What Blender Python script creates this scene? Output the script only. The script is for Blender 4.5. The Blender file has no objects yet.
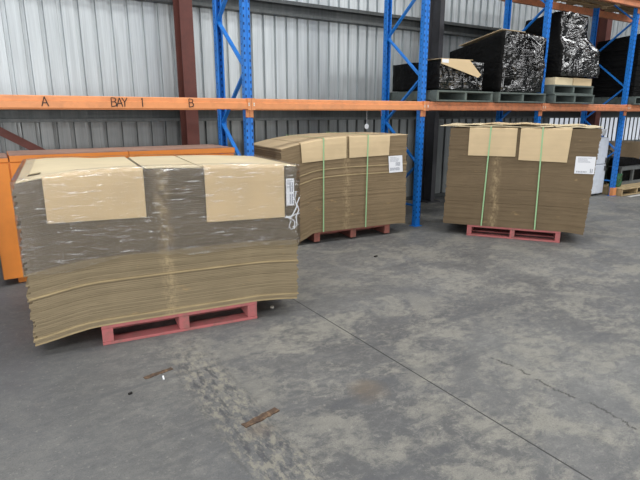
import bpy, bmesh, math, random
from mathutils import Vector, Matrix, noise
R = random.Random(7)
C = bpy.context.scene.collection
sc = bpy.context.scene
TH = 0.565
OX, OY = -0.803, 5.968          # foot of the first upright; s runs along the rack, t away from the aisle
BAY = 2.658
BT, BB = 1.784, 1.665           # rack beam top and bottom
BT2, BB2 = 3.63, 3.51
DEP = 0.79                      # rear upright line
WT = 1.85                       # back wall line

# ------------------------------------------------------------------ mesh helpers
class MB:
    def __init__(s): s.v = []; s.f = []; s.m = []
    def face(s, idx, m=0): s.f.append(tuple(idx)); s.m.append(m)
    def box(s, x0, x1, y0, y1, z0, z1, m=0):
        b = len(s.v)
        s.v += [(x0,y0,z0),(x1,y0,z0),(x1,y1,z0),(x0,y1,z0),(x0,y0,z1),(x1,y0,z1),(x1,y1,z1),(x0,y1,z1)]
        for q in ((3,2,1,0),(4,5,6,7),(0,1,5,4),(1,2,6,5),(2,3,7,6),(3,0,4,7)): s.face([b+i for i in q], m)
        return s
    def bar(s, a, b, w, h, up=(0,0,1), m=0):
        a = Vector(a); b = Vector(b); d = (b-a).normalized(); u = Vector(up)
        x = d.cross(u); x = x.normalized() if x.length > 1e-5 else Vector((1,0,0))
        y = x.cross(d).normalized(); n = len(s.v)
        for p in (a, b):
            for i, j in ((-1,-1),(1,-1),(1,1),(-1,1)): s.v.append(tuple(p + x*(w/2*i) + y*(h/2*j)))
        for q in ((3,2,1,0),(4,5,6,7),(0,1,5,4),(1,2,6,5),(2,3,7,6),(3,0,4,7)): s.face([n+i for i in q], m)
        return s
    def prism(s, poly, p0, p1, axis='z', m=0):
        """extrude a closed 2D outline along an axis"""
        n = len(s.v); k = len(poly)
        for p in (p0, p1):
            for a, b in poly:
                s.v.append({'z':(a,b,p),'y':(a,p,b),'x':(p,a,b)}[axis])
        for i in range(k):
            j = (i+1) % k; s.face((n+i, n+j, n+k+j, n+k+i), m)
        s.face([n+i for i in range(k)][::-1], m); s.face([n+k+i for i in range(k)], m)
        return s
    def grid(s, P, m=0, thick=None):
        """P[i][j] points; optional thickness vector list the same shape makes a closed slab"""
        n = len(s.v); a = len(P); b = len(P[0])
        for r in P:
            for p in r: s.v.append(tuple(p))
        for i in range(a-1):
            for j in range(b-1):
                s.face((n+i*b+j, n+i*b+j+1, n+(i+1)*b+j+1, n+(i+1)*b+j), m)
        if thick:
            o = len(s.v)
            for r, tr in zip(P, thick):
                for p, q in zip(r, tr): s.v.append(tuple(Vector(p)+Vector(q)))
            for i in range(a-1):
                for j in range(b-1):
                    s.face((o+i*b+j, o+(i+1)*b+j, o+(i+1)*b+j+1, o+i*b+j+1), m)
            for i in range(a-1):
                s.face((n+i*b, n+(i+1)*b, o+(i+1)*b, o+i*b), m); s.face((n+i*b+b-1, o+i*b+b-1, o+(i+1)*b+b-1, n+(i+1)*b+b-1), m)
            for j in range(b-1):
                s.face((n+j, o+j, o+j+1, n+j+1), m); s.face((n+(a-1)*b+j, n+(a-1)*b+j+1, o+(a-1)*b+j+1, o+(a-1)*b+j), m)
        return s
    def build(s, name, mats, parent=None, smooth=False, bevel=0):
        me = bpy.data.meshes.new(name); me.from_pydata(s.v, [], s.f)
        mats = mats if isinstance(mats, (list, tuple)) else [mats]
        for m in mats: me.materials.append(m)
        for p, m in zip(me.polygons, s.m): p.material_index = m; p.use_smooth = smooth
        bm = bmesh.new(); bm.from_mesh(me); bmesh.ops.recalc_face_normals(bm, faces=bm.faces); bm.to_mesh(me); bm.free()
        me.update()
        o = bpy.data.objects.new(name, me); C.objects.link(o)
        if parent: o.parent = parent
        if bevel:
            b = o.modifiers.new('bevel', 'BEVEL'); b.width = bevel; b.segments = 2; b.limit_method = 'ANGLE'
        return o

def tag(o, label=None, cat=None, group=None, kind=None):
    if label: o['label'] = label
    if cat: o['category'] = cat
    if group: o['group'] = group
    if kind: o['kind'] = kind
    return o
def place(o, s=0, t=0, z=0, rot=0):
    o.location = (OX + s*math.cos(TH) - t*math.sin(TH), OY + s*math.sin(TH) + t*math.cos(TH), z)
    o.rotation_euler = (0, 0, TH + rot); return o
def thing(name, label, cat, group=None):
    o = bpy.data.objects.new(name, None); C.objects.link(o); o.empty_display_size = .1
    return tag(o, label, cat, group)
def copy_tree(o, parent=None):
    c = o.copy(); C.objects.link(c)
    if parent: c.parent = parent
    for ch in [q for q in bpy.data.objects if q.parent == o]: copy_tree(ch, c)
    return c
def bk1(u): return .05*min(1, max(0, (.1-u)/.5))
def lerp(pts, x):
    if x <= pts[0][0]: return pts[0][1]
    for (a, p), (b, q) in zip(pts, pts[1:]):
        if x <= b: return p + (q-p)*(x-a)/(b-a)
    return pts[-1][1]

# ------------------------------------------------------------------ materials
def srgb(r, g, b): return tuple((c/255/12.92 if c/255 <= .04045 else ((c/255+.055)/1.055)**2.4) for c in (r,g,b)) + (1,)
class Mat:
    def __init__(s, name, col=(.5,.5,.5,1), rough=.6, metal=0, spec=.5):
        s.m = bpy.data.materials.new(name); s.m.use_nodes = True; s.t = s.m.node_tree; s.n = s.t.nodes
        s.b = s.n['Principled BSDF']; s.b.inputs['Base Color'].default_value = col
        s.b.inputs['Roughness'].default_value = rough; s.b.inputs['Metallic'].default_value = metal
        s.b.inputs['Specular IOR Level'].default_value = spec
        s.tc = None
    def node(s, t, **k):
        n = s.n.new(t)
        for a, v in k.items():
            if a.startswith('i_'): n.inputs[a[2:].replace('_', ' ')].default_value = v
            else: setattr(n, a, v)
        return n
    def link(s, a, b): s.t.links.new(a, b)
    def coord(s, scale=(1,1,1), kind='Object', rot=(0,0,0), loc=(0,0,0)):
        if not s.tc: s.tc = s.node('ShaderNodeTexCoord')
        m = s.node('ShaderNodeMapping'); m.inputs['Scale'].default_value = scale; m.inputs['Rotation'].default_value = rot; m.inputs['Location'].default_value = loc
        s.link(s.tc.outputs[kind], m.inputs['Vector']); return m.outputs[0]
    def noise(s, scale, vec=None, detail=4, rough=.55, dist=0):
        n = s.node('ShaderNodeTexNoise', i_Scale=scale, i_Detail=detail, i_Roughness=rough, i_Distortion=dist)
        if vec: s.link(vec, n.inputs['Vector'])
        return n.outputs['Fac']
    def ramp(s, fac, stops):
        r = s.node('ShaderNodeValToRGB'); e = r.color_ramp.elements
        while len(e) < len(stops): e.new(.5)
        for q, (p, c) in zip(e, stops):
            q.position = p; q.color = c if isinstance(c, tuple) else (c, c, c, 1)
        s.link(fac, r.inputs[0]); return r.outputs[0]
    def mix(s, fac, a, b, mode='MIX'):
        m = s.node('ShaderNodeMix', data_type='RGBA', blend_type=mode)
        for v, k in ((fac, 0), (a, 6), (b, 7)):
            if isinstance(v, (int, float)) and k == 0: m.inputs[0].default_value = v
            elif isinstance(v, tuple): m.inputs[k].default_value = v
            else: s.link(v, m.inputs[k])
        return m.outputs[2]
    def math(s, op, a, b=None, clamp=False):
        m = s.node('ShaderNodeMath', operation=op, use_clamp=clamp)
        for v, k in ((a, 0), (b, 1)):
            if v is None: continue
            if isinstance(v, (int, float)): m.inputs[k].default_value = v
            else: s.link(v, m.inputs[k])
        return m.outputs[0]
    def col(s, c): s.link(c, s.b.inputs['Base Color'])
    def bump(s, h, strength=.3, dist=.01):
        b = s.node('ShaderNodeBump', i_Strength=strength, i_Distance=dist); s.link(h, b.inputs['Height']); s.link(b.outputs[0], s.b.inputs['Normal']); return s

# painted steel
def paint(name, c, dirt=(.05,.04,.035,1), rough=.45, amount=.35, metal=0, scale=9):
    m = Mat(name, c, rough, metal)
    n = m.noise(scale, m.coord((1,1,1)), 6, .65)
    k = m.ramp(n, [(.45, 0.0), (.75, amount)])
    n2 = m.noise(2.2, m.coord((1,1,1), loc=(3,1,5)), 3)
    c2 = tuple(min(1, x*1.18) for x in c[:3]) + (1,)
    base = m.mix(n2, tuple(x*.88 for x in c[:3])+(1,), c2)
    m.col(m.mix(k, base, dirt)); m.bump(n, .08, .004)
    return m.m
M = {}
M['orange'] = paint('orange_paint', srgb(216,142,90), srgb(150,104,74), .42, .35)
M['orange_worn'] = paint('worn_orange_paint', srgb(198,126,88), srgb(120,88,72), .5, .7, scale=14)
M['blue'] = paint('blue_paint', srgb(32,120,208), srgb(30,60,100), .4, .3)
M['brown'] = paint('red_brown_primer', srgb(98,54,46), srgb(60,40,36), .6, .4)
M['container'] = paint('container_orange', srgb(226,136,54), srgb(140,90,50), .45, .22, scale=4)
M['container_top'] = paint('greyed_orange_top', srgb(176,140,122), srgb(120,100,92), .8, .6, scale=5)  # lid tops take a greyer, pinker colour than the sides
M['dkgrey'] = paint('dark_grey_steel', srgb(62,62,66), srgb(40,40,40), .6, .4)
M['red'] = paint('pallet_red', srgb(172,98,98), srgb(118,98,88), .8, .8, scale=14)
M['red_dull'] = paint('old_pallet_red', srgb(142,86,76), srgb(96,76,66), .85, .8, scale=14)
M['greygreen'] = paint('weathered_pallet_paint', srgb(88,98,94), srgb(50,54,52), .8, .6, scale=13)
M['darkhole'] = Mat('slot_shadow', srgb(14,42,92), .8).m
M['steel'] = paint('grey_painted_steel', srgb(100,104,104), srgb(40,40,40), .5, .5)
M['dark'] = Mat('black_lettering', (.012,.01,.01,1), .7).m
M['white_paint'] = paint('white_enamel', srgb(214,220,228), srgb(150,150,150), .3, .3)
M['gasket'] = Mat('grey_gasket', srgb(70,72,76), .7).m
M['galv'] = paint('galvanised_bolt', srgb(215,212,200), srgb(120,110,100), .4, .3, .2)

def cardboard(name, face, scuff=False, var=.25, streak=40, rnd=.4):
    m = Mat(name, face, .85, 0, .2)
    oi = m.node('ShaderNodeObjectInfo')
    n = m.noise(streak, m.coord((.10, 1, 1.4)), 5, .7)
    n2 = m.noise(3.0, m.coord((1,1,1)), 3)
    lo = tuple(x*(1-var) for x in face[:3]) + (1,); hi = tuple(min(1, x*(1+var)) for x in face[:3]) + (1,)
    a = m.mix(m.ramp(n, [(.3, 0.0), (.7, 1.0)]), lo, hi)
    a = m.mix(m.math('MULTIPLY', m.math('SUBTRACT', oi.outputs['Random'], 0.35), rnd, True), a, tuple(x*.55 for x in face[:3])+(1,))
    a = m.mix(m.ramp(n2, [(.45, 0.0), (.75, .35)]), a, tuple(min(1, x*1.35) for x in face[:3])+(1,))
    if scuff:
        # rubbed pale band down the middle seam of the pile and small knocks, fixed to the board
        sx = m.node('ShaderNodeSeparateXYZ'); m.link(m.coord(), sx.inputs[0])
        wob = m.math('MULTIPLY', m.math('SUBTRACT', m.noise(3.5, m.coord((0,0,1)), 2), .5), .10)
        d = m.math('ABSOLUTE', m.math('SUBTRACT', m.math('ADD', sx.outputs[0], wob), scuff))
        band = m.ramp(d, [(.0, 1.0), (.07, 0.0)])
        rag = m.ramp(m.noise(22, m.coord((1,1,.6)), 5, .75), [(.42, 0.0), (.62, 1.0)])
        a = m.mix(m.math('MULTIPLY', m.math('MULTIPLY', band, rag), .8), a, srgb(184,164,128))
        kn = m.ramp(m.noise(6, m.coord((1,1,2.2), loc=(4,2,9)), 3, .6), [(.66, 0.0), (.74, .5)])
        a = m.mix(kn, a, srgb(178,150,108))
    m.col(a)
    m.bump(n, .35, .003)
    return m.m
M['face1'] = cardboard('board_face_pale', srgb(212,197,164), var=.05, streak=14, rnd=.1)
M['face2'] = cardboard('board_face_tan', srgb(204,182,146), var=.05, streak=14, rnd=.1)
M['edge_grey'] = cardboard('board_edge_greybrown', srgb(116,106,91), .49, .12, rnd=.5)  # grey film reflection over the upper sheets, put into their edge colour
M['edge_olive'] = cardboard('board_edge_olive', srgb(140,126,101), .49, .12, rnd=.5)
M['edge_b'] = cardboard('board_edge_brown', srgb(138,120,94), .46, .12, rnd=.55)
M['edge_c'] = cardboard('board_edge_dark_brown', srgb(118,102,80), .32, .10, rnd=.35)
M['pale_edge'] = cardboard('board_edge_pale', srgb(164,146,112), rnd=.1)

# strap, paper, plastics
m = Mat('green_polyester_strap', srgb(128,172,118), .45); M['strap'] = m.m; m.b.inputs['Base Color'].default_value = srgb(150,192,142)
m = Mat('label_paper', srgb(226,228,232), .6); M['paper'] = m.m
m = Mat('label_print', srgb(105,112,128), .7); M['print'] = m.m

def film_clear():
    m = Mat('clear_stretch_film'); nt = m.t
    m.n.remove(m.b)
    out = [n for n in m.n if n.type == 'OUTPUT_MATERIAL'][0]
    tr = m.node('ShaderNodeBsdfTransparent'); gl = m.node('ShaderNodeBsdfGlossy', i_Roughness=.12); gl.inputs['Color'].default_value = (1,1,1,1)
    mx = m.node('ShaderNodeMixShader')
    w = m.noise(9, m.coord((1, 1, 9)), 5, .7, .6)
    w2 = m.noise(30, m.coord((1, 1, 3.5)), 3, .6)
    h = m.math('ADD', m.math('MULTIPLY', w, .8), m.math('MULTIPLY', w2, .25))
    b = m.node('ShaderNodeBump', i_Strength=.9, i_Distance=.012); m.link(h, b.inputs['Height']); m.link(b.outputs[0], gl.inputs['Normal'])
    lw = m.node('ShaderNodeLayerWeight', i_Blend=.22)
    crease = m.ramp(m.noise(7, m.coord((1, 1, 8), loc=(2,0,3)), 5, .75), [(.56, .03), (.69, .6)])
    f = m.math('ADD', m.math('MULTIPLY', lw.outputs['Fresnel'], .6), crease, True)
    m.link(f, mx.inputs[0]); m.link(tr.outputs[0], mx.inputs[1]); m.link(gl.outputs[0], mx.inputs[2]); m.link(mx.outputs[0], out.inputs[0])
    return m.m
M['film'] = film_clear()
m = Mat('gathered_white_film', srgb(225,228,232), .25, 0, .8); m.b.inputs['Transmission Weight'].default_value = .25; M['film_white'] = m.m
def film_black(name, gloss, c=(.008,.008,.009,1), sc_=7, stretch=(1,1,2.6), strength=1.0, rot=(0,0,0), rough=.24, ior=1.5):
    m = Mat(name, c, rough, 0, gloss); m.b.inputs['IOR'].default_value = ior
    def ridge(k, st, lc):
        n = m.noise(k, m.coord(st, rot=rot, loc=lc), 4, .6, .5)
        return m.math('SUBTRACT', 1.0, m.math('MULTIPLY', m.math('ABSOLUTE', m.math('SUBTRACT', n, .5)), 4.0))
    h = m.math('ADD', m.math('MULTIPLY', ridge(sc_*.36, stretch, (0,0,0)), .9), m.math('MULTIPLY', ridge(sc_*1.0, stretch, (5,2,1)), .16))
    pw = m.noise(2.6, m.coord((1,1,1), loc=(2,2,2)), 3)
    h = m.math('MULTIPLY', h, m.ramp(pw, [(.42, .15), (.58, 1.0)]))
    m.bump(h, strength, .09)
    return m.m
M['blk'] = film_black('black_stretch_film_glossy', .5, (.003,.003,.003,1), 6, (.35,.6,1.9), rough=.10, ior=1.9)
M['blk_silver'] = film_black('smoky_stretch_film', 0.5, (.010,.0105,.011,1), 5, (.5,.8,1.5), 1.0, (0,.6,0), .10, 2.2)
M['blk_matte'] = film_black('black_wrap_dull', .12, (.004,.004,.004,1), 4, (1,1,3), .35, rough=.6)

# galvanised corrugated sheet
def galv(name, c, dark, metal=.6):
    m = Mat(name, c, .42, metal)
    st = m.noise(1.0, m.coord((14, 14, .35)), 6, .7)
    fine = m.noise(1.0, m.coord((60, 60, 1.5)), 3, .6)
    cloud = m.noise(.5, m.coord((1,1,1)), 3)
    k = m.math('ADD', m.math('MULTIPLY', st, .6), m.math('MULTIPLY', fine, .4))
    a = m.mix(m.ramp(k, [(.3, 0.0), (.68, 1.0)]), dark, c)
    a = m.mix(m.ramp(cloud, [(.4, 0.0), (.7, .3)]), a, dark)
    m.col(a); m.link(m.ramp(fine, [(.3, .32), (.7, .6)]), m.b.inputs['Roughness'])
    return m.m
M['galv_wall'] = galv('galvanised_cladding', srgb(226,232,234), srgb(166,172,174))
M['galv_low'] = galv('shaded_lower_cladding', srgb(168,172,172), srgb(120,124,124), .7)  # shade on the lower wall put into a darker cladding colour
M['girt'] = galv('galvanised_girt', srgb(104,107,107), srgb(70,74,74))
m = Mat('translucent_cladding', srgb(225,230,235), .5); m.b.inputs['Transmission Weight'].default_value = 0
tb = m.node('ShaderNodeBsdfTranslucent'); tb.inputs['Color'].default_value = srgb(240,244,250)
mx = m.node('ShaderNodeMixShader', i_Fac=.75); out = [n for n in m.n if n.type == 'OUTPUT_MATERIAL'][0]
m.link(m.b.outputs[0], mx.inputs[1]); m.link(tb.outputs[0], mx.inputs[2]); m.link(mx.outputs[0], out.inputs[0]); M['translucent'] = m.m
M['roof'] = galv('roof_sheet', srgb(120,124,126), srgb(90,94,96))

# concrete floor, object coords = (s, t)
def floor_mat():
    m = Mat('worn_concrete', (.2,.2,.2,1), .62, 0, .4)
    co = m.coord()
    sx = m.node('ShaderNodeSeparateXYZ'); m.link(co, sx.inputs[0]); S, T = sx.outputs[0], sx.outputs[1]
    big = m.noise(.55, co, 5, .6, .4); mid = m.noise(2.3, m.coord(loc=(5,3,0)), 6, .65, .6); fine = m.noise(38, m.coord((1,1,1)), 5, .75)
    drag = m.noise(6, m.coord((.35, 1.6, 1), rot=(0,0,.5)), 5, .7, .8)
    grit = m.noise(120, m.coord(loc=(1,7,0)), 3, .8)
    a = m.mix(m.ramp(big, [(.38, 0.0), (.62, 1.0)]), srgb(98,98,97), srgb(130,130,127))
    mott = m.noise(13, m.coord((.8, 1.2, 1), rot=(0,0,.9)), 8, .82, .5)
    a = m.mix(m.ramp(mott, [(.36, .40), (.52, 0.0)]), a, srgb(76,77,78))
    a = m.mix(m.ramp(mott, [(.50, 0.0), (.66, .40)]), a, srgb(156,154,147))
    a = m.mix(m.ramp(drag, [(.35, .35), (.65, 0.0)]), a, srgb(88,89,92))
    # pale worn laitance patches, more of them past the saw cut
    side = m.ramp(m.math('ADD', m.math('MULTIPLY', S, .22), .72), [(.30, .25), (.45, 1.0)])
    patch = m.math('MULTIPLY', m.ramp(m.math('ADD', m.math('MULTIPLY', mid, .6), m.math('MULTIPLY', mott, .4)), [(.48, 0.0), (.57, .6)]), side)
    a = m.mix(patch, a, srgb(152,149,138))
    # dirty smooth traffic patches
    tr = m.ramp(m.noise(1.1, m.coord((1.4, .8, 1), loc=(2,9,0)), 4, .6, .5), [(.48, 0.0), (.70, .5)])
    a = m.mix(tr, a, srgb(92,94,97))
    a = m.mix(m.ramp(m.math('ADD', m.math('MULTIPLY', S, -.3), m.math('MULTIPLY', m.math('SUBTRACT', mid, .5), .5)), [(.50, 0.0), (.68, .45)]), a, srgb(86,87,89))  # floor colour darkens towards the left
    # speckle
    a = m.mix(m.ramp(grit, [(.34, .5), (.48, 0.0)]), a, srgb(70,68,64))
    a = m.mix(m.ramp(fine, [(.58, 0.0), (.75, .45)]), a, srgb(190,188,178))
    # ground-out strip parallel to the saw cut
    wob = m.math('MULTIPLY', m.math('SUBTRACT', m.noise(2, m.coord((.0,1,0)), 3), .5), .10)
    ds = m.math('ABSOLUTE', m.math('ADD', m.math('SUBTRACT', m.math('ADD', S, wob), -1.56), m.math('MULTIPLY', m.math('SUBTRACT', mott, .5), .16)))
    strip = m.ramp(ds, [(.10, 1.0), (.17, 0.0)])
    chip = m.ramp(m.noise(16, m.coord((1.6,.8,1)), 5, .75), [(.48, 0.0), (.56, 1.0)])
    lim = m.ramp(m.math('MULTIPLY', T, -.2), [(.38, 0.0), (.50, 1.0)])
    st = m.math('MULTIPLY', strip, lim)
    a = m.mix(m.math('MULTIPLY', st, m.math('MULTIPLY', chip, .5)), a, srgb(158,153,136))
    chip2 = m.ramp(m.noise(11, m.coord((2.2,.7,1), loc=(3,3,0)), 5, .7), [(.50, 0.0), (.60, 1.0)])
    a = m.mix(m.math('MULTIPLY', st, m.math('MULTIPLY', chip2, .75)), a, srgb(66,68,74))
    # thin grooves each side of the strip
    g = m.ramp(m.math('ABSOLUTE', m.math('SUBTRACT', ds, .15)), [(.001, .7), (.006, 0.0)])
    a = m.mix(m.math('MULTIPLY', g, m.math('MULTIPLY', lim, .5)), a, srgb(60,60,60))
    # rust stains
    for (cs, ct, r, c) in ((-.78,-3.28,.12,srgb(132,112,84)), (-1.5,-3.28,.08,srgb(112,96,80)), (2.2,-5.0,.12,srgb(96,88,78))):
        vd = m.node('ShaderNodeVectorMath', operation='DISTANCE'); m.link(co, vd.inputs[0]); vd.inputs[1].default_value = (cs, ct, 0)
        q = m.math('ADD', vd.outputs['Value'], m.math('MULTIPLY', m.math('SUBTRACT', mid, .5), .35))
        a = m.mix(m.ramp(q, [(r*.2, .4), (r*1.1, 0.0)]), a, c)
    # tyre rubs and wandering crack
    rub = m.ramp(m.noise(1.4, m.coord((.22, 3.4, 1), rot=(0,0,-.35)), 4, .6, .3), [(.60, 0.0), (.68, .35)])
    a = m.mix(rub, a, srgb(78,80,84))
    cw = m.math('MULTIPLY', m.math('SUBTRACT', m.noise(3.5, m.coord((0,1,0)), 7, .8), .5), .26)
    cd = m.math('ABSOLUTE', m.math('ADD', m.math('SUBTRACT', S, .19), cw))
    cl = m.ramp(m.noise(9, m.coord((0,1,0), loc=(8,1,0)), 4), [(.44, 0.0), (.50, 1.0)])
    rng = m.ramp(m.math('ABSOLUTE', m.math('ADD', T, 3.95)), [(.50, 1.0), (.62, 0.0)])
    cm = m.math('MULTIPLY', m.ramp(cd, [(.003, 1.0), (.012, 0.0)]), m.math('MULTIPLY', cl, rng))
    a = m.mix(m.math('MULTIPLY', cm, .8), a, srgb(45,44,42))
    # near-white line in front of the far bay
    wl = m.math('MULTIPLY', m.ramp(m.math('ABSOLUTE', m.math('ADD', T, .22)), [(.03, 1.0), (.045, 0.0)]), m.math('GREATER_THAN', S, 8.15))
    a = m.mix(m.math('MULTIPLY', wl, .85), a, srgb(225,225,220))
    m.col(a)
    m.link(m.ramp(mid, [(.3, .45), (.7, .75)]), m.b.inputs['Roughness'])
    m.bump(m.math('ADD', m.math('MULTIPLY', fine, .5), m.math('MULTIPLY', grit, .4)), .35, .004)
    return m.m
M['floor'] = floor_mat()
M['joint'] = Mat('saw_cut_filler', srgb(66,66,66), .8).m
m = Mat('rusty_steel', srgb(92,72,58), .8); m.col(m.ramp(m.noise(30, m.coord(), 5, .7), [(.35, srgb(62,50,44)), (.55, srgb(94,74,58)), (.7, srgb(130,106,82))])); M['rust'] = m.m
m = Mat('raw_timber', srgb(176,150,112), .8); m.col(m.ramp(m.noise(4, m.coord((1, 12, 12)), 5, .6), [(.3, srgb(128,104,74)), (.6, srgb(184,158,118))])); M['timber'] = m.m
m = Mat('plywood', srgb(170,146,106), .75); m.col(m.ramp(m.noise(5, m.coord((1, 5, 1)), 5, .6), [(.3, srgb(140,120,88)), (.65, srgb(186,164,124))])); M['ply'] = m.m

# ------------------------------------------------------------------ setting
def setting(name, mb, mat, s=0, t=0, z=0):
    o = mb.build(name, mat); place(o, s, t, z); return tag(o, kind='structure')
f = MB(); f.box(-14, 26, -16, -.403-0+.003*0+0, 0, 0) if False else None
fl = MB(); fl.box(-12, 24, -14, WT+.25, -.15, 0); setting('floor', fl, M['floor'])
jt = MB(); jt.box(-.406, -.399, -14, WT, -.01, .0015); o = setting('trim_1', jt, M['joint']); o['label'] = 'dark saw cut joint crossing the concrete floor'

def corrug(s0, s1, pitch=.195):
    pts = []; s = s0
    while s < s1 - 1e-6:
        pts += [(s, 0), (s+.140, 0), (s+.148, .042), (s+.187, .042)]
        s += pitch
    pts.append((s, 0)); return pts
def cladding(name, s0, s1, z0, z1, mat):
    pts = corrug(s0, s1); mb = MB()
    P = [[(a, b, z0) for a, b in pts], [(a, b, z1) for a, b in pts]]
    th = [[(0, .006, 0)]*len(pts)]*2
    mb.grid(P, 0, th)
    if isinstance(mat, list):      # clear sheeting only between the ribs
        k = len(pts)-1
        mb.m = [1 if (i % k) % 4 else 0 for i in range(2*k)] + [0]*(len(mb.f)-2*k)
    return setting(name, mb, mat, 0, WT)
cladding('wall_back', -9, 24, 0.07, .93, M['galv_low'])
cladding('wall_back_upper', -9, 24, 1.56, 7.0, M['galv_wall']).name = 'wall_back_upper'
n_l = int(round((8.3+9)/.195))*.195 - 9
cladding('wall_back_middle', -9, n_l, .93, 1.56, M['galv_low'])
cladding('window_1', n_l, 24, .93, 1.56, [M['translucent'], M['girt']])
# girts: lipped channels on the inside face
def girt(n, z, s0=-9, s1=24):
    mb = MB(); h = .2
    mb.prism([(-.012, z-.006), (-.004, z-.006), (-.004, z-h), (-.012, z-h)], s0, s1, 'x')
    mb.prism([(-.15, z), (-.003, z), (-.003, z-.006), (-.144, z-.006), (-.144, z-.05), (-.15, z-.05)], s0, s1, 'x')
    mb.box(s0, s1, -.15, -.003, z-h-.006, z-h)
    mb.box(s0, s1, -.15, -.144, z-h, z-h+.035)
    return setting('trim_%d' % n, mb, M['girt'], 0, WT)
girt(2, 1.725); girt(3, 3.245); girt(4, 4.765)
# lower edge angle along the slab
mb = MB(); mb.box(-9, 24, -.02, .05, 0, .07); setting('baseboard_back', mb, M['girt'], 0, WT)
# side wall at the far left and the roof with open rooflights
mb = MB(); mb.box(-9.2, -9, -2.2, WT+.2, 0, 7.0); mb.box(-9.2, -9, -14, -10.0, 0, 7.0); mb.box(-9.2, -9, -10.0, -2.2, 5.2, 7.0); setting('wall_left', mb, M['roof'])
mb = MB()
for a, b in ((-9.2, -5.0), (.5, 7.0), (13, 24)): mb.box(a, b, -14.2, -14, 0, 7.0)
for a, b in ((-5.0, .5), (7.0, 13)): mb.box(a, b, -14.2, -14, 5.0, 7.0)
setting('wall_front_added', mb, M['roof'])  # unseen wall added so its openings break up reflections in the wrap
mb = MB(); mb.box(24, 24.2, -14.2, WT+.2, 0, 7.0); setting('wall_right_added', mb, M['roof'])  # unseen wall added to keep grey sky out of the black film
mb = MB()
for a, b in ((-14, -9.2), (-7.4, -3.0), (-1.2, WT+.3)): mb.box(-9.2, 24, a, b, 7.0, 7.12)
for a in (-9.2, -3, 3, 9, 15, 21): mb.box(a, a+.5, -14, WT+.3, 7.12, 7.3)
setting('ceiling', mb, M['roof'])

def ibeam(name, s, label, t=1.42, mat='brown', w=.2):
    mb = MB(); d = .26
    mb.box(-w/2, w/2, 0, .014, 0, 7); mb.box(-w/2, w/2, d-.014, d, 0, 7); mb.box(-.006, .006, .014, d-.014, 0, 7)
    r = thing(name, label, 'column'); mb.build('column_shaft', M[mat], r)
    p = MB(); p.box(-.16, .16, -.04, d+.02, 0, .02); p.build('base_plate', M[mat], r)
    return place(r, s, t)
ibeam('steel_column', -.185, 'red-brown steel column rising behind the beam marked B', w=.17)
ibeam('steel_column', 4.36, 'dark grey steel column behind the first wrapped load on the rack', mat='dkgrey', w=.1)
ibeam('steel_column', 9.55, 'red-brown steel column behind the farthest upright')
mb = MB(); mb.bar((-3.9, 1.5, 2.36), (-.34, 1.5, .12), .09, .012, (0,1,0)); mb.bar((-3.9, 1.52, 2.40), (-.34, 1.52, .16), .06, .012, (0,0,1))
tag(place(mb.build('wall_brace', M['brown'])), 'red-brown diagonal steel brace sloping down behind the orange cabinets', 'brace')

# ------------------------------------------------------------------ pallet racking
def post_mesh(z1, front=True):
    mb = MB(); w, d, th = .092, .072, .004; sg = 1 if front else -1
    z0 = .008
    y = lambda a: a if front else DEP + .07 - a
    def bx(x0, x1, a, b, za, zb, m=0):
        p, q = y(a), y(b); mb.box(x0, x1, min(p, q), max(p, q), za, zb, m)
    bx(-w/2, -.016, 0, th, z0, z1); bx(.016, w/2, 0, th, z0, z1); bx(-.016, .016, .008, .008+th, z0, z1)   # face with a centre groove
    bx(-.016, -.012, 0, .012, z0, z1); bx(.012, .016, 0, .012, z0, z1)
    bx(-w/2, -w/2+th, 0, d, z0, z1); bx(w/2-th, w/2, 0, d, z0, z1)
    bx(-w/2, -w/2+.018, d-th, d, z0, z1); bx(w/2-.018, w/2, d-th, d, z0, z1)
    z = .12
    while z < z1 - .1:
        for x in (-.031, .031):
            bx(x-.007, x+.007, -.0008, th+.0008, z, z+.028, 1)
        for x in (-w/2, w/2):
            bx(x-.0008 if x < 0 else x-th-.0008, x+th+.0008 if x < 0 else x+.0008, .036, .048, z+.03, z+.044, 1)
        z += .0762
    return mb
def make_frame(label, z1=5.2, guard=False):
    r = thing('upright_frame', label, 'rack upright', 'rack upright frames')
    a = post_mesh(z1, True).build('post', [M['blue'], M['darkhole']], r)
    b = post_mesh(z1, False).build('post', [M['blue'], M['darkhole']], r)
    for yc in (.035, DEP+.035):
        mb = MB(); mb.box(-.07, .07, yc-.06, yc+.06, 0, .008)
        mb.build('foot_plate', M['blue'], r)
    f0, b0 = .05, DEP+.02
    z = .30; side = 1    # rear node at .30, front at .91, rear 1.505 ...
    pts = []; k = 0
    while z < z1 - .1:
        pts.append((b0 if k % 2 == 0 else f0, z)); z += .602; k += 1
    for (ya, za), (yb, zb) in zip(pts, pts[1:]):
        mb = MB(); mb.bar((0, ya, za), (0, yb, zb), .022, .045, (1,0,0)); mb.build('brace', M['blue'], r)
    mb = MB(); mb.bar((0, f0, .30), (0, b0, .30), .022, .045, (1,0,0)); mb.build('brace', M['blue'], r)
    return r
FL = {-1: 'blue rack upright holding the left end of the lettered beam',
      0: 'blue rack upright between the lettered bay and the green-strapped stack',
      1: 'blue rack upright standing between the two green-strapped cardboard stacks',
      2: 'blue rack upright rising behind the farthest cardboard stack',
      3: 'blue rack upright at far right beside the white cabinet',
      4: 'blue rack upright past the plywood pallets at the far end'}
for k in range(-1, 5):
    fr = make_frame(FL[k])
    if k == 3:
        mb = MB(); mb.box(-.062, .062, -.018, -.010, .009, .17); mb.box(-.062, -.054, -.010, .05, .009, .17); mb.box(.054, .062, -.010, .05, .009, .17)
        tag(mb.build('post_guard', M['orange'], fr), 'orange guard at the foot of the post')
    place(fr, k*BAY - (.06 if k < 0 else 0), 0)

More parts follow.
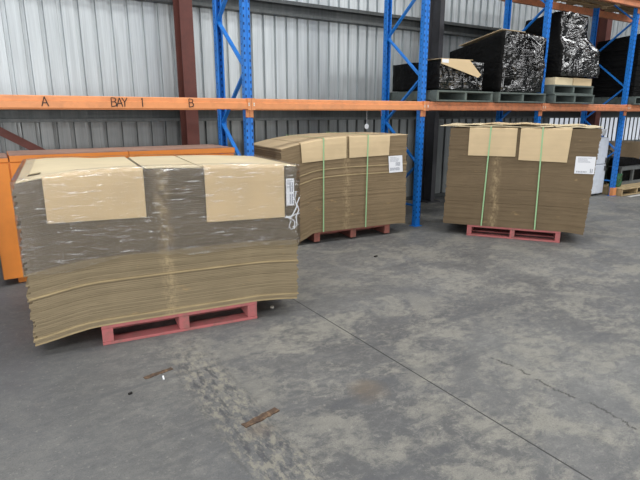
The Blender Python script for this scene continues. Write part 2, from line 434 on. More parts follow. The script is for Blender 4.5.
# beams
def stroke_letters(mb, ch, x, z, h):
    A = {'A': [((0,0),(.33,1)), ((.33,1),(.66,0)), ((.12,.36),(.55,.36))],
         'B': [((0,0),(0,1)), ((0,1),(.42,.95)), ((.42,.95),(.50,.75)), ((.50,.75),(.38,.55)), ((0,.53),(.38,.55)), ((.38,.55),(.55,.38)), ((.55,.38),(.50,.1)), ((.50,.1),(0,0))],
         'Y': [((0,1),(.28,.5)), ((.58,1),(.28,.5)), ((.28,.5),(.26,0))],
         '1': [((.1,1),(.1,0)), ((.02,.82),(.1,1))]}
    for a, b in A[ch]:
        mb.bar((x+a[0]*h, -.0645, z+a[1]*h), (x+b[0]*h, -.0645, z+b[1]*h), .003, .0085 if ch != '1' else .009, (0,0,1) if abs(a[0]-b[0]) > abs(a[1]-b[1]) else (1,0,0))
def make_beam(label, mat, front=True, letters=False, z=BT, group='pallet rack beams'):
    r = thing('rack_beam', label, 'rack beam', group)
    L = BAY - .004; h = BT - BB
    mb = MB()
    # stepped box section along x
    prof = [(0, -h), (-.052, -h), (-.062, -h+.008), (-.062, -.052), (-.042, -.044), (-.042, -.008), (-.036, 0), (0, 0)]
    if not front: prof = [(-a, b) for a, b in prof]
    mb.prism(prof, .003, L, 'x')
    mb.build('beam_rail', mat, r)
    for x0, x1, hx in ((.0015, .046, .03), (L-.043, L+.001, L-.028)):
        c = MB()
        if front: c.box(x0, x1, -.068, -.001, -h-.005, .004); c.box(x0, x1, -.010, -.001, -.205, -h)
        else: c.box(x0, x1, .001, .068, -h-.005, .004); c.box(x0, x1, .001, .010, -.205, -h)
        con = c.build('end_connector', mat, r)
        if front:
            for zz in (-.055, -.075):
                q = MB(); q.box(hx-.009, hx+.006, -.074, -.066, zz-.006, zz+.010); q.build('locking_clip', M['galv'], con)
    if letters:
        t = MB()
        for ch, x, w in (('A', -.0, 0),): pass
        hh = .084
        base = -.097
        for ch, s0 in (('A', LET['A']), ('B', LET['B1']), ('A', LET['A2']), ('Y', LET['Y']), ('1', LET['1']), ('B', LET['B'])):
            stroke_letters(t, ch, s0 + BAY, base, hh)
        t.build('painted_lettering', M['dark'], r)
    return r
LET = {'A': -2.087, 'B1': -1.485, 'A2': -1.437, 'Y': -1.385, '1': -1.20, 'B': -.715}
yb = DEP + .07
names_f = ['orange front rack beam lettered A, BAY 1 and B', 'orange front rack beam over the middle green-strapped stack',
           'worn orange front beam under the box with a cardboard lid', 'worn orange front beam under the two-pallet silvery load',
           'worn orange front beam at the far right end']
names_r = ['orange rear rack beam behind the lettered beam', 'orange rear rack beam behind the middle bay',
           'orange rear rack beam under the black wrapped loads', 'orange rear rack beam under the dark board load',
           'orange rear rack beam in the far right bay']
for i, k in enumerate(range(-1, 4)):
    mt = M['orange'] if k < 1 else M['orange_worn']
    place(make_beam(names_f[i], mt, True, k == -1), k*BAY + .002, 0, BT)
    place(make_beam(names_r[i], mt, False), k*BAY + .002, yb, BT)
up_f = ['orange upper front beam above the black wrapped block', 'orange upper front beam above the two-pallet silvery load', 'orange upper front beam at the top right end']
up_r = ['orange upper rear beam above the black wrapped block', 'orange upper rear beam above the two-pallet silvery load', 'orange upper rear beam at the top right end']
for i, k in enumerate((1, 2, 3)):
    place(make_beam(up_f[i], M['orange_worn'], True), k*BAY + .002, 0, BT2)
    place(make_beam(up_r[i], M['orange_worn'], False), k*BAY + .002, yb, BT2)

# ------------------------------------------------------------------ pallets
def make_pallet(label, mat, group, W=1.165, D=1.165, name='pallet', nb=7, front_board=True, bw=.043):
    r = thing(name, label, 'pallet', group)
    for x in (.001, W/2-bw/2, W-bw-.001):
        mb = MB(); mb.box(x, x+bw, .004, D-.004, .0215, .1235); mb.build('bearer', mat, r, bevel=.003)
    w = (D - .02*(nb-1))/nb if nb > 1 else D
    for i in range(nb):
        y = i*(w+.02); mb = MB(); mb.box(0, W, y, y+w, .1245, .149); mb.build('top_board', mat, r, bevel=.003)
    for y in ((0, .28, .53, .78, 1.045) if front_board else (.40, .64, .88)):
        mb = MB(); mb.box(0, W, y, y+.12, 0, .0205); mb.build('bottom_board', mat, r, bevel=.003)
    return r
def put_world(o, x, y, z, rot): o.location = (x, y, z); o.rotation_euler = (0, 0, rot); return o
P1 = (-1.56, 3.382, .447); P2 = (-.106, 6.4, .47); P3 = (2.008, 6.809, -.378)
g = 'red pallets under the cardboard stacks'
put_world(make_pallet('red wooden pallet under the nearest film-wrapped cardboard stack', M['red'], g, bw=.075), P1[0], P1[1], 0, P1[2])
p2 = make_pallet('red wooden pallet under the middle stack, three bearer ends showing', M['red_dull'], g, front_board=False, bw=.085)
put_world(p2, P2[0]+.07*math.sin(P2[2]), P2[1]-.07*math.cos(P2[2]), 0, P2[2])
put_world(make_pallet('red wooden pallet under the right-hand green-strapped stack', M['red'], g, bw=.06), P3[0], P3[1], 0, P3[2])

# ------------------------------------------------------------------ cardboard stacks
def stack(name, label, org, N, u0, u1, top, bot, depth, vf, edge_fn, face, jag=.008, seams=(), bk=None):
    """u0,u1: functions of the height fraction; top,bot: height profiles over u"""
    r = thing(name, label, 'cardboard stack'); put_world(r, org[0], org[1], 0, org[2])
    nu = 22
    for k in range(N):
        ka, kb = k/N, (k+.90)/N
        a = u0(ka) + R.uniform(-jag, jag)*1.3; b = u1(ka) + R.uniform(-jag, jag)
        y0 = vf + R.uniform(-.003, .004) + (-.009 if k in seams else 0); y1 = vf + depth + R.uniform(-jag, jag)
        mb = MB(); P = []; Q = []
        ph = R.uniform(0, 6)
        for i in range(nu+1):
            u = a + (b-a)*i/nu
            zb, zt = lerp(bot, u), lerp(top, u)
            w = .0004*math.sin(u*9+ph) if 2 < k < N-2 else 0
            zl = zb + (zt-zb)*ka + w; zh = zb + (zt-zb)*kb + w
            e = .0008*math.sin(u*31+ph*3)
            q = bk(u)*ka if bk else 0
            P.append([(u, y0+e, zl), (u, y1, zl+q)]); Q.append([(0, 0, zh-zl)]*2)
        mb.grid(P, 0, Q)
        mb.build('cardboard_sheet', edge_fn(k, N), r)
    return r
def flap(r, ua, ub, top, zl_a, zl_b, vf, mat, back=.05, ul_a=None, ul_b=None, th=.006, name='hanging_flap', lift=.001):
    """sheet lying on the stack, folded over the front edge and hanging down"""
    ul_a = ua if ul_a is None else ul_a; ul_b = ub if ul_b is None else ul_b
    mb = MB(); P = []; Q = []
    n = 12
    for i in range(n+1):
        f_ = i/n; u = ua + (ub-ua)*f_; z = lerp(top, u) + lift; zl = zl_a + (zl_b-zl_a)*f_; ul = ul_a + (ul_b-ul_a)*f_
        row = [(u, vf+back, z), (u, vf+.012, z), (u, vf-.002, z-.003), (u, vf-.009, z-.014)]; nr = [(0,0,th), (0,0,th), (0,-th*.6,th*.8), (0,-th,th*.2)]
        for q in (.25, .5, .75, 1):
            row.append((u+(ul-u)*q, vf-.010-.004*math.sin(q*3+f_*2), (z-.014)+(zl-z+.014)*q)); nr.append((0,-th,0))
        P.append(row); Q.append(nr)
    mb.grid(P, 0, Q)
    return mb.build(name, mat, r)
def top_sheet(r, ua, ub, va, vb, top, lift, mat, th=.006, slot=None, name='top_sheet', skew=0, droop=0, bk=None):
    n, mq = 16, 8; mb = MB()
    us = [ua+(ub-ua)*i/n for i in range(n+1)]; vs = [va+(vb-va)*j/mq for j in range(mq+1)]
    if slot:
        us = sorted(set(us + [slot[0], slot[1]])); vs = sorted(set(vs + [slot[2], slot[3]]))
    P = [[(u + skew*(v-va), v, lerp(top, u)+lift + .003*math.sin(u*5+v*3) + droop*(v-va) + (bk(u)*v/1.1 if bk else 0)) for v in vs] for u in us]
    if not slot:
        mb.grid(P, 0, [[(0,0,th)]*len(vs)]*len(us))
    else:
        ok = lambda i, j: not (slot[0]-1e-6 <= us[i] < slot[1]-1e-6 and slot[2]-1e-6 <= vs[j] < slot[3]-1e-6)
        for i in range(len(us)-1):
            for j in range(len(vs)-1):
                if ok(i, j):
                    q = [P[i][j], P[i+1][j], P[i+1][j+1], P[i][j+1]]; b = len(mb.v)
                    mb.v += q + [(x, y, z+th) for x, y, z in q]
                    mb.face((b+4, b+5, b+6, b+7)); mb.face((b+3, b+2, b+1, b))
                    for (x, y, di, dj) in ((0,1,0,-1), (1,2,1,0), (2,3,0,1), (3,0,-1,0)):
                        ii, jj = i+di, j+dj
                        if ii < 0 or jj < 0 or ii >= len(us)-1 or jj >= len(vs)-1 or not ok(ii, jj): mb.face((b+x, b+y, b+y+4, b+x+4))
    return mb.build(name, mat, r)
def strap(r, u_top, u_bot, top, zbot, vf, vb, over=.008, mat=None):
    mb = MB(); w = .008; t = .0015
    za = lerp(top, u_top) + over
    def leg(v, n): 
        P = []
        for i in range(9):
            f_ = i/8; u = u_top + (u_bot-u_top)*f_; P.append([(u-w, v, za+.002+(zbot-za)*f_), (u+w, v, za+.002+(zbot-za)*f_)])
        mb.grid(P, 0, [[(0, n*t, 0)]*2]*9)
    leg(vf, -1); leg(vb, 1)
    mb.box(u_top-w, u_top+w, vf-t, vb+t, za+.001, za+.001+t)
    o = mb.build('strap', M['strap'], r)
    return o
def label(r, ua, ub, za, zb, v, sk=0, bars=((.15,.85,.12,.3),(.55,.9,.4,.62)), lean=0):
    mb = MB(); P = [[(ua+lean, v, za), (ub+lean, v, za+sk)], [(ua, v, zb), (ub, v, zb+sk)]]
    mb.grid(P, 0, [[(0,-.001,0)]*2]*2); o = mb.build('label', M['paper'], r); tag(o, 'white printed paper label')
    p = MB(); W = ub-ua; H = zb-za
    for (a, b, c, d) in bars:
        n = max(4, int((b-a)*W/.006))
        for i in range(n):
            x = ua + (a+(b-a)*i/n)*W
            if i % 3 != 2: p.box(x, x+W*(b-a)/n*.6, v-.0016, v-.0012, za+c*H, za+d*H)
    for i in range(6):
        z = za + (.66+.05*i)*H; p.box(ua+.12*W, ua+(.5+.35*R.random())*W, v-.0016, v-.0012, z, z+.012*H)
    p.build('printing', M['print'], o)

# --- nearest stack, film wrapped
top1 = [(-.42,1.185),(-.25,1.215),(-.05,1.235),(.2,1.245),(.5,1.245),(.79,1.238),(1.1,1.232),(1.41,1.220),(1.53,1.212)]
bot1 = [(-.42,.082),(-.3,.103),(-.15,.133),(-.03,.150),(1.165,.150),(1.3,.142),(1.53,.115)]
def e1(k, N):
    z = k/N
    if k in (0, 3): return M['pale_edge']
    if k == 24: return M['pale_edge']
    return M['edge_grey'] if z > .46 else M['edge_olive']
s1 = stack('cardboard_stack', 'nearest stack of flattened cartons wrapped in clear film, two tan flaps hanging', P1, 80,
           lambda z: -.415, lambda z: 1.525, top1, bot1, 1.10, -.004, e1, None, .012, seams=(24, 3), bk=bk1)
top_sheet(s1, -.40, .355, .005, 1.11, top1, .006, M['face1'], slot=(-.345, -.265, .17, .28), bk=bk1)
top_sheet(s1, .385, .775, .005, 1.10, top1, .002, M['face1'])
top_sheet(s1, .79, 1.525, .005, 1.10, top1, .003, M['face1'])
tag(flap(s1, -.25, .368, top1, .925, .915, -.008, M['face2'], lift=.009), 'light tan carton flap folded over the front')
tag(flap(s1, .79, 1.41, top1, .84, .825, -.008, M['face2'], lift=.010), 'light tan carton flap folded over the front')
label(s1, 1.425, 1.492, .915, 1.13, -.022, bars=((.45,.9,.06,.42),(.45,.9,.5,.85)))
# clear film: skin round the sides with a lip on top
def film1():
    mb = MB(); a, b, f0, f1 = -.427, 1.537, -.034, 1.115
    path = [(a, f1)] + [(a, f1+(f0-f1)*i/10) for i in range(1, 10)] + [(a+(b-a)*i/40, f0) for i in range(41)] + [(b, f0+(f1-f0)*i/10) for i in range(1, 11)] + [(b+(a-b)*i/20, f1) for i in range(1, 21)]
    P = []
    for (u, v) in path:
        zt = lerp(top1, u) + .022 + bk1(u)*v/1.1; zb_ = .62 + .02*math.sin(u*7) + .02*math.sin(u*4) if u < 2 else 0
        row = []
        cx, cy = .55, .55
        for j in range(11):
            z = zb_ + (zt-zb_)*j/10
            w = .003*noise.noise(Vector((u*3, v*3, z*14)))
            row.append((u+w, v+w, z))
        for kk in (.4, 1.0):
            q = .10*kk/max(abs(u-cx), abs(v-cy), .1)
            row.append((u+(cx-u)*q, v+(cy-v)*q, lerp(top1, u+(cx-u)*q)+.026+bk1(u+(cx-u)*q)*(v+(cy-v)*q)/1.1))
        P.append(row)
    mb.grid(P, 0)
    return mb.build('stretch_film', M['film'], s1, smooth=True)
film1()
# gathered tail of film at the right-hand edge
mb = MB()
rr = random.Random(4)
def ribbon(mb, pts, w):
    P = []
    for i, p in enumerate(pts):
        p = Vector(p); d = (Vector(pts[min(i+1, len(pts)-1)]) - Vector(pts[max(i-1, 0)])).normalized()
        n = d.cross(Vector((0, 1, 0))).normalized()*w*(1-.3*math.sin(i*1.7))
        P.append([tuple(p-n), tuple(p+n)])
    mb.grid(P, 0, [[(0, -.002, 0)]*2]*len(pts))
for pts in ([(1.50,-.045,1.03),(1.485,-.05,.97),(1.50,-.055,.91),(1.47,-.06,.86),(1.44,-.05,.81),(1.41,-.045,.84)],
            [(1.41,-.05,.84),(1.45,-.062,.815),(1.48,-.06,.79),(1.475,-.055,.74),(1.45,-.05,.725),(1.435,-.05,.76),(1.45,-.055,.80)],
            [(1.53,-.04,.98),(1.50,-.055,.93),(1.515,-.06,.88),(1.49,-.06,.83),(1.50,-.055,.76),(1.475,-.05,.73)],
            [(1.53,-.04,.85),(1.495,-.055,.85),(1.45,-.06,.835),(1.40,-.045,.825)]): ribbon(mb, pts, .0042)
tag(mb.build('film_tail', M['film_white'], s1), 'white gathered tail of stretch film')

# --- middle stack, green strapped
top2 = [(-.45,1.205),(-.30,1.238),(-.19,1.262),(.0,1.295),(.2,1.32),(.48,1.335),(.8,1.337),(1.16,1.337),(1.42,1.342)]
bot2 = [(-.43,.012),(-.3,.025),(-.2,.055),(-.1,.10),(-.01,.150),(1.165,.150),(1.3,.148),(1.47,.130)]
vf2 = -.09
def e2(k, N):
    if k in (62, 70, 69): return M['pale_edge'] if k in (62,70) else M['edge_b']
    return M['edge_b']
seams2 = (50, 57)
s2 = stack('cardboard_stack', 'middle stack of flattened cartons with green straps, drooping at its left end', P2, 84,
           lambda z: -.45, lambda z: 1.405-.03*z, top2, bot2, 1.10, vf2, lambda k, N: M['pale_edge'] if k in seams2 else M['edge_b'], None, .008, seams=seams2)
top_sheet(s2, -.44, -.16, vf2+.01, vf2+1.1, top2, .002, M['face2'])
top_sheet(s2, -.145, .50, vf2+.01, vf2+1.1, top2, .003, M['face2'])
top_sheet(s2, .515, 1.40, vf2+.01, vf2+1.1, top2, .002, M['face2'])
tag(flap(s2, -.195, .435, top2, 1.04, 1.075, vf2-.004, M['face2'], ul_a=-.18, ul_b=.44, lift=.010), 'light tan carton flap folded over the front')
tag(flap(s2, .475, 1.09, top2, 1.075, 1.09, vf2-.004, M['face2'], ul_a=.48, ul_b=1.085, lift=.010), 'light tan carton flap folded over the front')
strap(s2, .11, .11, top2, .152, vf2-.0265, vf2+1.112, over=.021)
strap(s2, .75, .74, top2, .152, vf2-.0265, vf2+1.112, over=.021)
label(s2, 1.08, 1.30, .855, 1.075, vf2-.012, lean=.02, sk=.005)

# --- right stack, green strapped
top3 = [(-.35,1.44),(1.5,1.44)]
bot3 = [(-.35,.150),(1.165,.150),(1.3,.142),(1.45,.122)]
s3 = stack('cardboard_stack', 'right-hand stack of flattened cartons with green straps and ragged loose top sheets', P3, 90,
           lambda z: -.325+.03*z, lambda z: 1.425+.06*z, top3, bot3, 1.10, -.004, lambda k, N: M['edge_c'], None, .006, seams=(23, 71))
tag(flap(s3, -.05, .535, top3, 1.085, 1.085, -.008, M['face2'], lift=.002), 'light tan carton flap folded over the front')
tag(flap(s3, .575, 1.16, top3, 1.045, 1.030, -.008, M['face2'], ul_a=.575, ul_b=1.14, lift=.002), 'light tan carton flap folded over the front')
strap(s3, .215, .185, top3, .152, -.0305, 1.112, over=.016)
strap(s3, .83, .85, top3, .152, -.0305, 1.112, over=.016)
label(s3, 1.235, 1.455, .90, 1.11, -.014, bars=((.1,.62,.06,.16),(.78,.92,.06,.3)))
def ragged(u0, u1, v0, v1, z, seed):
    q = random.Random(seed); mb = MB(); n = 14
    P = []
    for i in range(n+1):
        u = u0+(u1-u0)*i/n; zz = z + .006*math.sin(i*.9+seed) ; a = v0 + q.uniform(-.012, .012)
        P.append([(u, a, zz), (u, (v0+v1)/2, zz+.003), (u, v1+q.uniform(-.02, .02), zz)])
    mb.grid(P, 0, [[(0,0,.007)]*3]*(n+1)); return mb
ragged(-.43, .95, -.02, 1.0, 1.456, 1).build('loose_sheet', M['face1'], s3)
ragged(-.33, .35, .02, 1.1, 1.472, 2).build('loose_sheet', M['face1'], s3)
ragged(.10, .80, .03, 1.05, 1.486, 5).build('loose_sheet', M['face2'], s3)
ragged(.97, 1.49, .0, 1.08, 1.452, 8).build('loose_sheet', M['face1'], s3)
ragged(.55, 1.35, .25, 1.05, 1.500-.03, 9).build('loose_sheet', M['face1'], s3)

# ------------------------------------------------------------------ orange steel cabinets under the first bay
def cabinet(label, W, depth, h, g):
    """g: where the narrow left stile ends"""
    r = thing('steel_cabinet', label, 'cabinet')
    b = MB(); b.box(0, W, .0, depth, .06, h-.06); b.build('cabinet_body', M['container'], r, bevel=.006)
    for x in (.12, W-.22):
        q = MB(); q.box(x, x+.1, .06, depth-.06, 0, .06); q.build('skid', M['container'], r)
    for x0, x1, k, dz in ((-.004, g-.006, 0, .02), (g+.006, g+1.07, 1, 0), (g+1.076, W+.006, 1, 0)):
        l = MB(); l.box(x0, x1, -.015, depth+.006, h-.058, h-.002-dz); l.box(x0+.002, x1-.002, -.013, depth+.004, h-.002-dz, h-dz, 1)
        l.build('lid', [M['container'], M['container_top']], r)
    d = MB(); d.box(.004, g-.008, -.012, -.001, .065, h-.07); d.build('side_panel', M['container'], r, bevel=.003)
    m_ = (g+W)/2
    for x0, x1, hx in ((g+.008, m_-.004, m_-.07), (m_+.004, W-.004, m_+.05)):
        d = MB(); d.box(x0, x1, -.012, -.001, .065, h-.07); dd = d.build('door', M['container'], r, bevel=.003)
        hd = MB(); hd.box(hx, hx+.02, -.04, -.013, .6, .75); hd.build('handle', M['steel'], dd)
    return r
place(cabinet('orange steel cabinet behind the nearest cardboard stack', 2.43, .72, 1.242, .185), -2.585, .12)

# ------------------------------------------------------------------ loads on the rack
pg = 'weathered pallets on the rack beams'
def rack_pallet(s, t, z, label): return place(make_pallet(label, M['greygreen'], pg), s, t, z)
RZ = BT + .005
rack_pallet(2.80, -.12, RZ, 'grey-green pallet under the low box with a cardboard lid')
rack_pallet(4.098, -.12, RZ, 'grey-green pallet under the large black wrapped block')
rack_pallet(5.50, -.12, RZ, 'bottom weathered pallet of the pair under the silvery load')
rack_pallet(5.47, -.10, RZ+.150, 'upper weathered pallet of the pair under the silvery load')
rack_pallet(8.10, -.10, RZ, 'dark pallet under the black board load at the far right upright')
LZ = RZ + .150
def lump(x0, x1, y0, y1, z0, fn_top, amp=.02, seg=.07, seed=0, taper=None, bul=.0):
    """closed lumpy block; fn_top(x,y) gives its top height"""
    nx = max(3, int((x1-x0)/seg)); ny = max(3, int((y1-y0)/seg)); nz = 12
    mb = MB()
    def pt(i, j, k):
        fx, fy, fz = i/nx, j/ny, k/nz
        x = x0+(x1-x0)*fx; y = y0+(y1-y0)*fy; z = z0+(fn_top(x, y)-z0)*fz
        if taper:
            a = taper(fz); x = (x0+x1)/2 + (x-(x0+x1)/2)*a[0] + a[1]; y = (y0+y1)/2 + (y-(y0+y1)/2)*a[0]
        n = noise.noise_vector(Vector((x*3.1+seed, y*3.1, z*5.3)))*amp + noise.noise_vector(Vector((x*9+seed, y*9, z*17)))*amp*.35
        return (x+n.x, y+n.y, z+(n.z if k else 0))
    idx = {}
    def V(i, j, k):
        if (i,j,k) not in idx: idx[(i,j,k)] = len(mb.v); mb.v.append(pt(i,j,k))
        return idx[(i,j,k)]
    for i in range(nx):
        for j in range(ny):
            mb.face((V(i,j,nz),V(i+1,j,nz),V(i+1,j+1,nz),V(i,j+1,nz)), 1); mb.face((V(i,j,0),V(i,j+1,0),V(i+1,j+1,0),V(i+1,j,0)), 1)
    for k in range(nz):
        for i in range(nx):
            mb.face((V(i,0,k),V(i+1,0,k),V(i+1,0,k+1),V(i,0,k+1)), 0); mb.face((V(i,ny,k),V(i,ny,k+1),V(i+1,ny,k+1),V(i+1,ny,k)), 1)
        for j in range(ny):
            mb.face((V(0,j,k),V(0,j,k+1),V(0,j+1,k+1),V(0,j+1,k)), 1); mb.face((V(nx,j,k),V(nx,j+1,k),V(nx,j+1,k+1),V(nx,j,k+1)), 0)
    return mb
# low box with a cardboard lid
r = place(thing('wrapped_box', 'low black-wrapped box with a tan cardboard lid on the rack', 'wrapped load', 'black wrapped loads on the rack'), 0, 0, 0)
lump(2.87, 3.76, -.08, .92, LZ+.012, lambda x, y: 2.34, .010, seed=3).build('film_wrap', [M['blk'], M['blk_matte']], r, smooth=True)
c = MB()
c.grid([[(2.86,-.10,2.355),(3.50,-.10,2.365)],[(2.86,.35,2.358),(3.50,.35,2.362)]], 0, [[(0,0,.006)]*2]*2)
c.build('cardboard_lid', M['face2'], r)
c = MB(); q = [(2.865,2.358),(3.42,2.364),(3.68,2.17),(3.62,2.13),(3.3,2.20),(2.865,2.29)]
c.prism(q, -.108, -.101, 'y'); c.build('cardboard_flap', M['face2'], r)
c = MB(); c.box(2.875, 3.0, -.1105, -.1085, 2.305, 2.352); c.build('label', M['paper'], r)
# large black block
r = place(thing('wrapped_block', 'large black stretch-wrapped block, second load from the left', 'wrapped load', 'black wrapped loads on the rack'))
lump(4.18, 5.19, -.08, 1.02, LZ+.014, lambda x, y: 2.82-.20*max(0, y)-(.14*(x-4.95) if x > 4.95 else 0), .014, seed=11).build('film_wrap', [M['blk'], M['blk_matte']], r, smooth=True)
c = MB(); c.grid([[(4.20,.0,2.853),(4.75,.0,2.85)],[(4.20,.85,2.70),(4.45,.85,2.70)]], 0, [[(0,0,.008)]*2]*2); c.build('top_board', M['face2'], r)
rb = MB()
for i in range(5):
    x = 4.74+.055*i
    ribbon(rb, [(x, -.105, 2.80-.02*i), (x+.07, -.125, 2.62), (x+.17, -.13, 2.42-.02*i), (x+.24-.03*i, -.11, 2.28)], .018)
rb.build('film_folds', M['blk_silver'], r)
# silvery load on two pallets
r = place(thing('wrapped_bale', 'tall silvery film-wrapped load on two stacked pallets', 'wrapped load', 'black wrapped loads on the rack'))
Z2 = RZ + .300
c = MB(); c.box(5.55, 6.05, -.06, .9, Z2+.002, Z2+.12); c.build('carton', M['face1'], r)
c = MB(); c.box(6.06, 6.60, -.07, .9, Z2+.002, Z2+.125); c.build('carton', M['face2'], r)
lump(5.60, 6.72, -.10, .95, Z2+.145, lambda x, y: 3.27-.06*y, .045, seed=21,
     taper=lambda f: (1.0 if f < .45 else 1.0-.32*min(1, (f-.45)/.15), 0.02 if f < .5 else -.02)).build('film_wrap', [M['blk_silver'], M['blk_matte']], r, smooth=True)
# dark board loads
r = place(thing('wrapped_boards', 'black load of layered boards on the rack at the far right upright', 'wrapped load', 'black wrapped loads on the rack'))
for i in range(12):
    z = LZ + .004 + i*.096; d = R.uniform(0, .02)
    lump(8.09+d, 9.20, -.05+d, .80-d, z, lambda x, y, z=z: z+.090-(.37*max(0, y) if z > 2.95 else 0)*.25-.0, .004, .2, seed=i+30).build('board_pack', [M['blk_matte'], M['blk_matte']], r)
# pallets on the upper level
for s_, lb in ((5.45, 'bare timber pallet on the upper beams above the silvery load'), (6.75, 'bare timber pallet on the upper beams left of the far upright'), (8.1, 'bare timber pallet on the upper beams at the right edge')):
    place(make_pallet(lb, M['timber'], 'timber pallets on the upper level'), s_, -.1, BT2+.005)

# ------------------------------------------------------------------ floor-level things at the right
r = thing('white_cabinet', 'white upright two-door cabinet behind the right-hand stack', 'cabinet')
mb = MB(); mb.box(0, .58, .03, .58, .03, 1.16); mb.build('cabinet_body', M['white_paint'], r, bevel=.012)
mb = MB(); mb.box(0, .58, -.01, .026, .05, .625); d = mb.build('door', M['white_paint'], r, bevel=.01)
h_ = MB(); h_.box(.52, .54, -.03, -.011, .5, .6); h_.build('handle', M['gasket'], d)
mb = MB(); mb.box(0, .58, -.01, .026, .640, 1.155); d = mb.build('door', M['white_paint'], r, bevel=.01)
h_ = MB(); h_.box(.52, .54, -.03, -.011, .66, .76); h_.build('handle', M['gasket'], d)
mb = MB()
for x in (.04, .5):
    for y in (.06, .5): mb.box(x, x+.04, y, y+.04, 0, .03)
mb.build('feet', M['gasket'], r)
place(r, 7.33, .2)
r = lump(7.36, 7.86, .25, .72, 1.20, lambda x, y: 1.27+.05*math.sin(x*9), .035, .08, seed=8).build('crumpled_film', [M['film_white'], M['film_white']], smooth=True)
tag(place(r), 'crumpled white plastic film on top of the white cabinet', 'plastic film')
# black and green bags between cabinet and upright
M['bag'] = film_black('black_bag', .6, (.01,.016,.012,1), 8, (1,1,1), .8)
M['bag_g'] = film_black('green_bag', .6, (.02,.12,.05,1), 8, (1,1,1), .8)
r = lump(8.12, 8.42, .40, .82, .16, lambda x, y: .92-.1*math.sin(y*6), .05, .06, seed=14).build('rubbish_bag', [M['bag'], M['bag']], smooth=True)
tag(place(r), 'black plastic bag standing beside the grey stillage', 'bag')
r = lump(8.14, 8.34, .06, .2, .16, lambda x, y: .42, .02, .05, seed=15).build('rubbish_bag', [M['bag_g'], M['bag_g']], smooth=True)
tag(place(r), 'small dark green bag at the foot of the black bag', 'bag')
def ply_pallet(s, label):
    return place(make_pallet(label, M['ply'], 'plywood-topped pallets on the floor', 1.2, 1.165, nb=1), s, -.12)
ply_pallet(8.06, 'plywood-topped pallet on the floor beside the last blue upright')
ply_pallet(9.30, 'plywood-topped pallet on the floor at the right edge')
r = thing('steel_stillage', 'grey steel stillage on the plywood pallet at right', 'stillage')
for z0, z1 in ((.0,.06), (.30,.36)):
    mb = MB(); mb.box(0, 1.5, 0, .05, z0, z1); mb.build('rail', M['steel'], r)
    mb = MB(); mb.box(0, 1.5, .7, .75, z0, z1); mb.build('rail', M['steel'], r)
for x in (0, .48, .97, 1.45):
    for y in (0, .7):
        mb = MB(); mb.box(x, x+.05, y+.001, y+.049, 0, .36); mb.build('upright', M['steel'], r)
mb = MB(); mb.box(.0, 1.5, 0, .75, .362, .375); mb.build('deck', M['steel'], r)
mb = MB(); mb.box(.06, 1.44, .08, .68, .004, .33); mb.build('dark_hollow_block', M['blk_matte'], r)  # added black block gives the stillage's shaded hollow its dark look
place(r, 8.58, .22, .151)
r = lump(8.62, 9.95, .30, .90, .535, lambda x, y: .66+.05*math.sin(x*3), .015, .1, seed=5).build('black_sheeting', [M['blk_matte'], M['blk_matte']], smooth=True)
tag(place(r), 'dark plastic sheeting lying on the grey stillage', 'sheeting')
for i, (a, b, lb) in enumerate(((8.80, 9.34, 'brown carton against the back wall, left one'), (9.76, 11.5, 'brown carton against the back wall, right one'))):
    r = thing('carton', lb, 'carton', 'brown cartons by the back wall')
    mb = MB(); mb.box(a, b, 1.15, 1.62, .0, .93); mb.build('carton_body', M['edge_c'], r)
    mb = MB(); mb.box(a+.2, a+.26, 1.148, 1.1495, .4, .93); mb.build('tape', M['face1'], r)
    place(r)

# small things
r = thing('hanging_tag', 'round white tag hanging under the rear beam behind the middle stack', 'tag')
mb = MB(); mb.prism([(.04*math.cos(a*math.pi/8), .04*math.sin(a*math.pi/8)) for a in range(16)], 0, .003, 'y'); mb.build('disc', M['paper'], r)
mb = MB(); mb.bar((0,.0015,.04), (0,.0015,.24), .003, .003, (0,1,0)); mb.build('string', M['paper'], r)
place(r, 2.36, DEP+.10, 1.43)
def chunk(name, s, t, w, d, h, rot, mat, label, cat):
    mb = MB(); n = 10; q = random.Random(int(w*1000+s*10)); P = []
    for i in range(n+1):
        x = -w/2+w*i/n; P.append([(x, -d/2*q.uniform(.6,1), .0005), (x, d/2*q.uniform(.6,1), .0005)])
    mb.grid(P, 0, [[(0,0,h)]*2]*(n+1)); return tag(place(mb.build(name, mat), s, t, 0, rot), label, cat)
chunk('steel_plate', -1.46, -3.20, .23, .055, .006, .22, M['rust'], 'rusty flat plate on the floor right of the worn strip', 'plate')
chunk('steel_plate', -1.80, -2.40, .19, .04, .004, .18, M['rust'], 'rusty flat plate on the floor near the nearest pallet', 'plate')
chunk('paper_scrap', -1.79, -2.475, .045, .012, .006, 1.4, M['paper'], 'tiny white scrap beside the rusty plate', 'scrap')
chunk('dirt_lump', -2.01, -2.56, .022, .015, .01, .3, M['dark'], 'small black lump on the floor at left', 'scrap')
mb = MB(); mb.prism([(.018*math.cos(a*math.pi/3), .018*math.sin(a*math.pi/3)) for a in range(6)], .0005, .014, 'z')
tag(place(mb.build('loose_nut', M['galv']), -.66, -1.77), 'small loose steel nut on the floor right of the nearest pallet', 'nut')
chunk('dirt_lump', 1.1, -.98, .05, .03, .012, .4, M['dark'], 'small black lump on the floor before the middle stack', 'scrap')

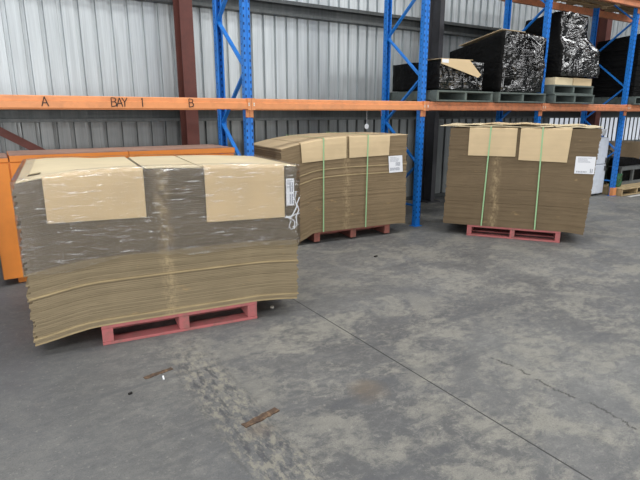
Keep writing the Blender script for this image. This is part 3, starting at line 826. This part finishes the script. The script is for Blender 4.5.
# ------------------------------------------------------------------ light
w = bpy.data.worlds.new('sky'); sc.world = w; w.use_nodes = True
bg = w.node_tree.nodes['Background']; bg.inputs[0].default_value = (.93,.96,1,1); bg.inputs[1].default_value = .55
def area(name, s, t, z, sx_, sy, power, rx, rz=0, col=(1,1,1)):
    l = bpy.data.lights.new(name, 'AREA'); l.shape = 'RECTANGLE'; l.size = sx_; l.size_y = sy; l.energy = power; l.color = col
    o = bpy.data.objects.new(name, l); C.objects.link(o); place(o, s, t, z); o.rotation_euler = (rx, 0, TH + rz); return o
# unseen area lamps added for light; rooflights and door openings are assumed
area('added_top_light', 5, -2.1, 6.95, 26, 1.6, 880, 0)
area('added_top_light', 5, -8.3, 6.95, 26, 1.6, 880, 0)
def aimed_light(name, s, t, z, w_, h_, power, d):
    o = area(name, s, t, z, w_, h_, power, 0)
    v = Vector((d[0]*math.cos(TH)-d[1]*math.sin(TH), d[0]*math.sin(TH)+d[1]*math.cos(TH), d[2]))
    o.rotation_euler = v.to_track_quat('-Z', 'Y').to_euler(); return o
aimed_light('side_key_light', -8.9, -6.1, 2.6, 7.6, 5.0, 600, (1, .05, -.05))
aimed_light('added_front_light', -2.25, -13.9, 2.5, 5.4, 4.8, 380, (0, 1, 0))
aimed_light('added_front_light', 10, -13.9, 2.5, 5.8, 4.8, 380, (0, 1, 0))

sl = bpy.data.lights.new('sun', 'SUN'); sl.energy = 3.0; sl.angle = .01; sl.color = (1, .96, .9)
so = bpy.data.objects.new('sun', sl); C.objects.link(so); so.location = (0, 20, 15)
v = Vector((.15*math.cos(TH)+.75*math.sin(TH), .15*math.sin(TH)-.75*math.cos(TH), -.65)); so.rotation_euler = v.to_track_quat('-Z', 'Y').to_euler()
cam = bpy.data.cameras.new('camera'); co = bpy.data.objects.new('camera', cam); C.objects.link(co)
cam.sensor_width = 36; cam.sensor_fit = 'HORIZONTAL'; cam.lens = 510.25/640*36; cam.clip_start = .05; cam.clip_end = 200
co.location = (0, 0, 1.624); co.rotation_euler = (math.radians(90-13.946), 0, 0)
sc.camera = co
sc.view_settings.view_transform = 'Standard'; sc.view_settings.look = 'None'; sc.view_settings.gamma = 1; sc.view_settings.use_curve_mapping = False
sc.view_settings.exposure = -0.12
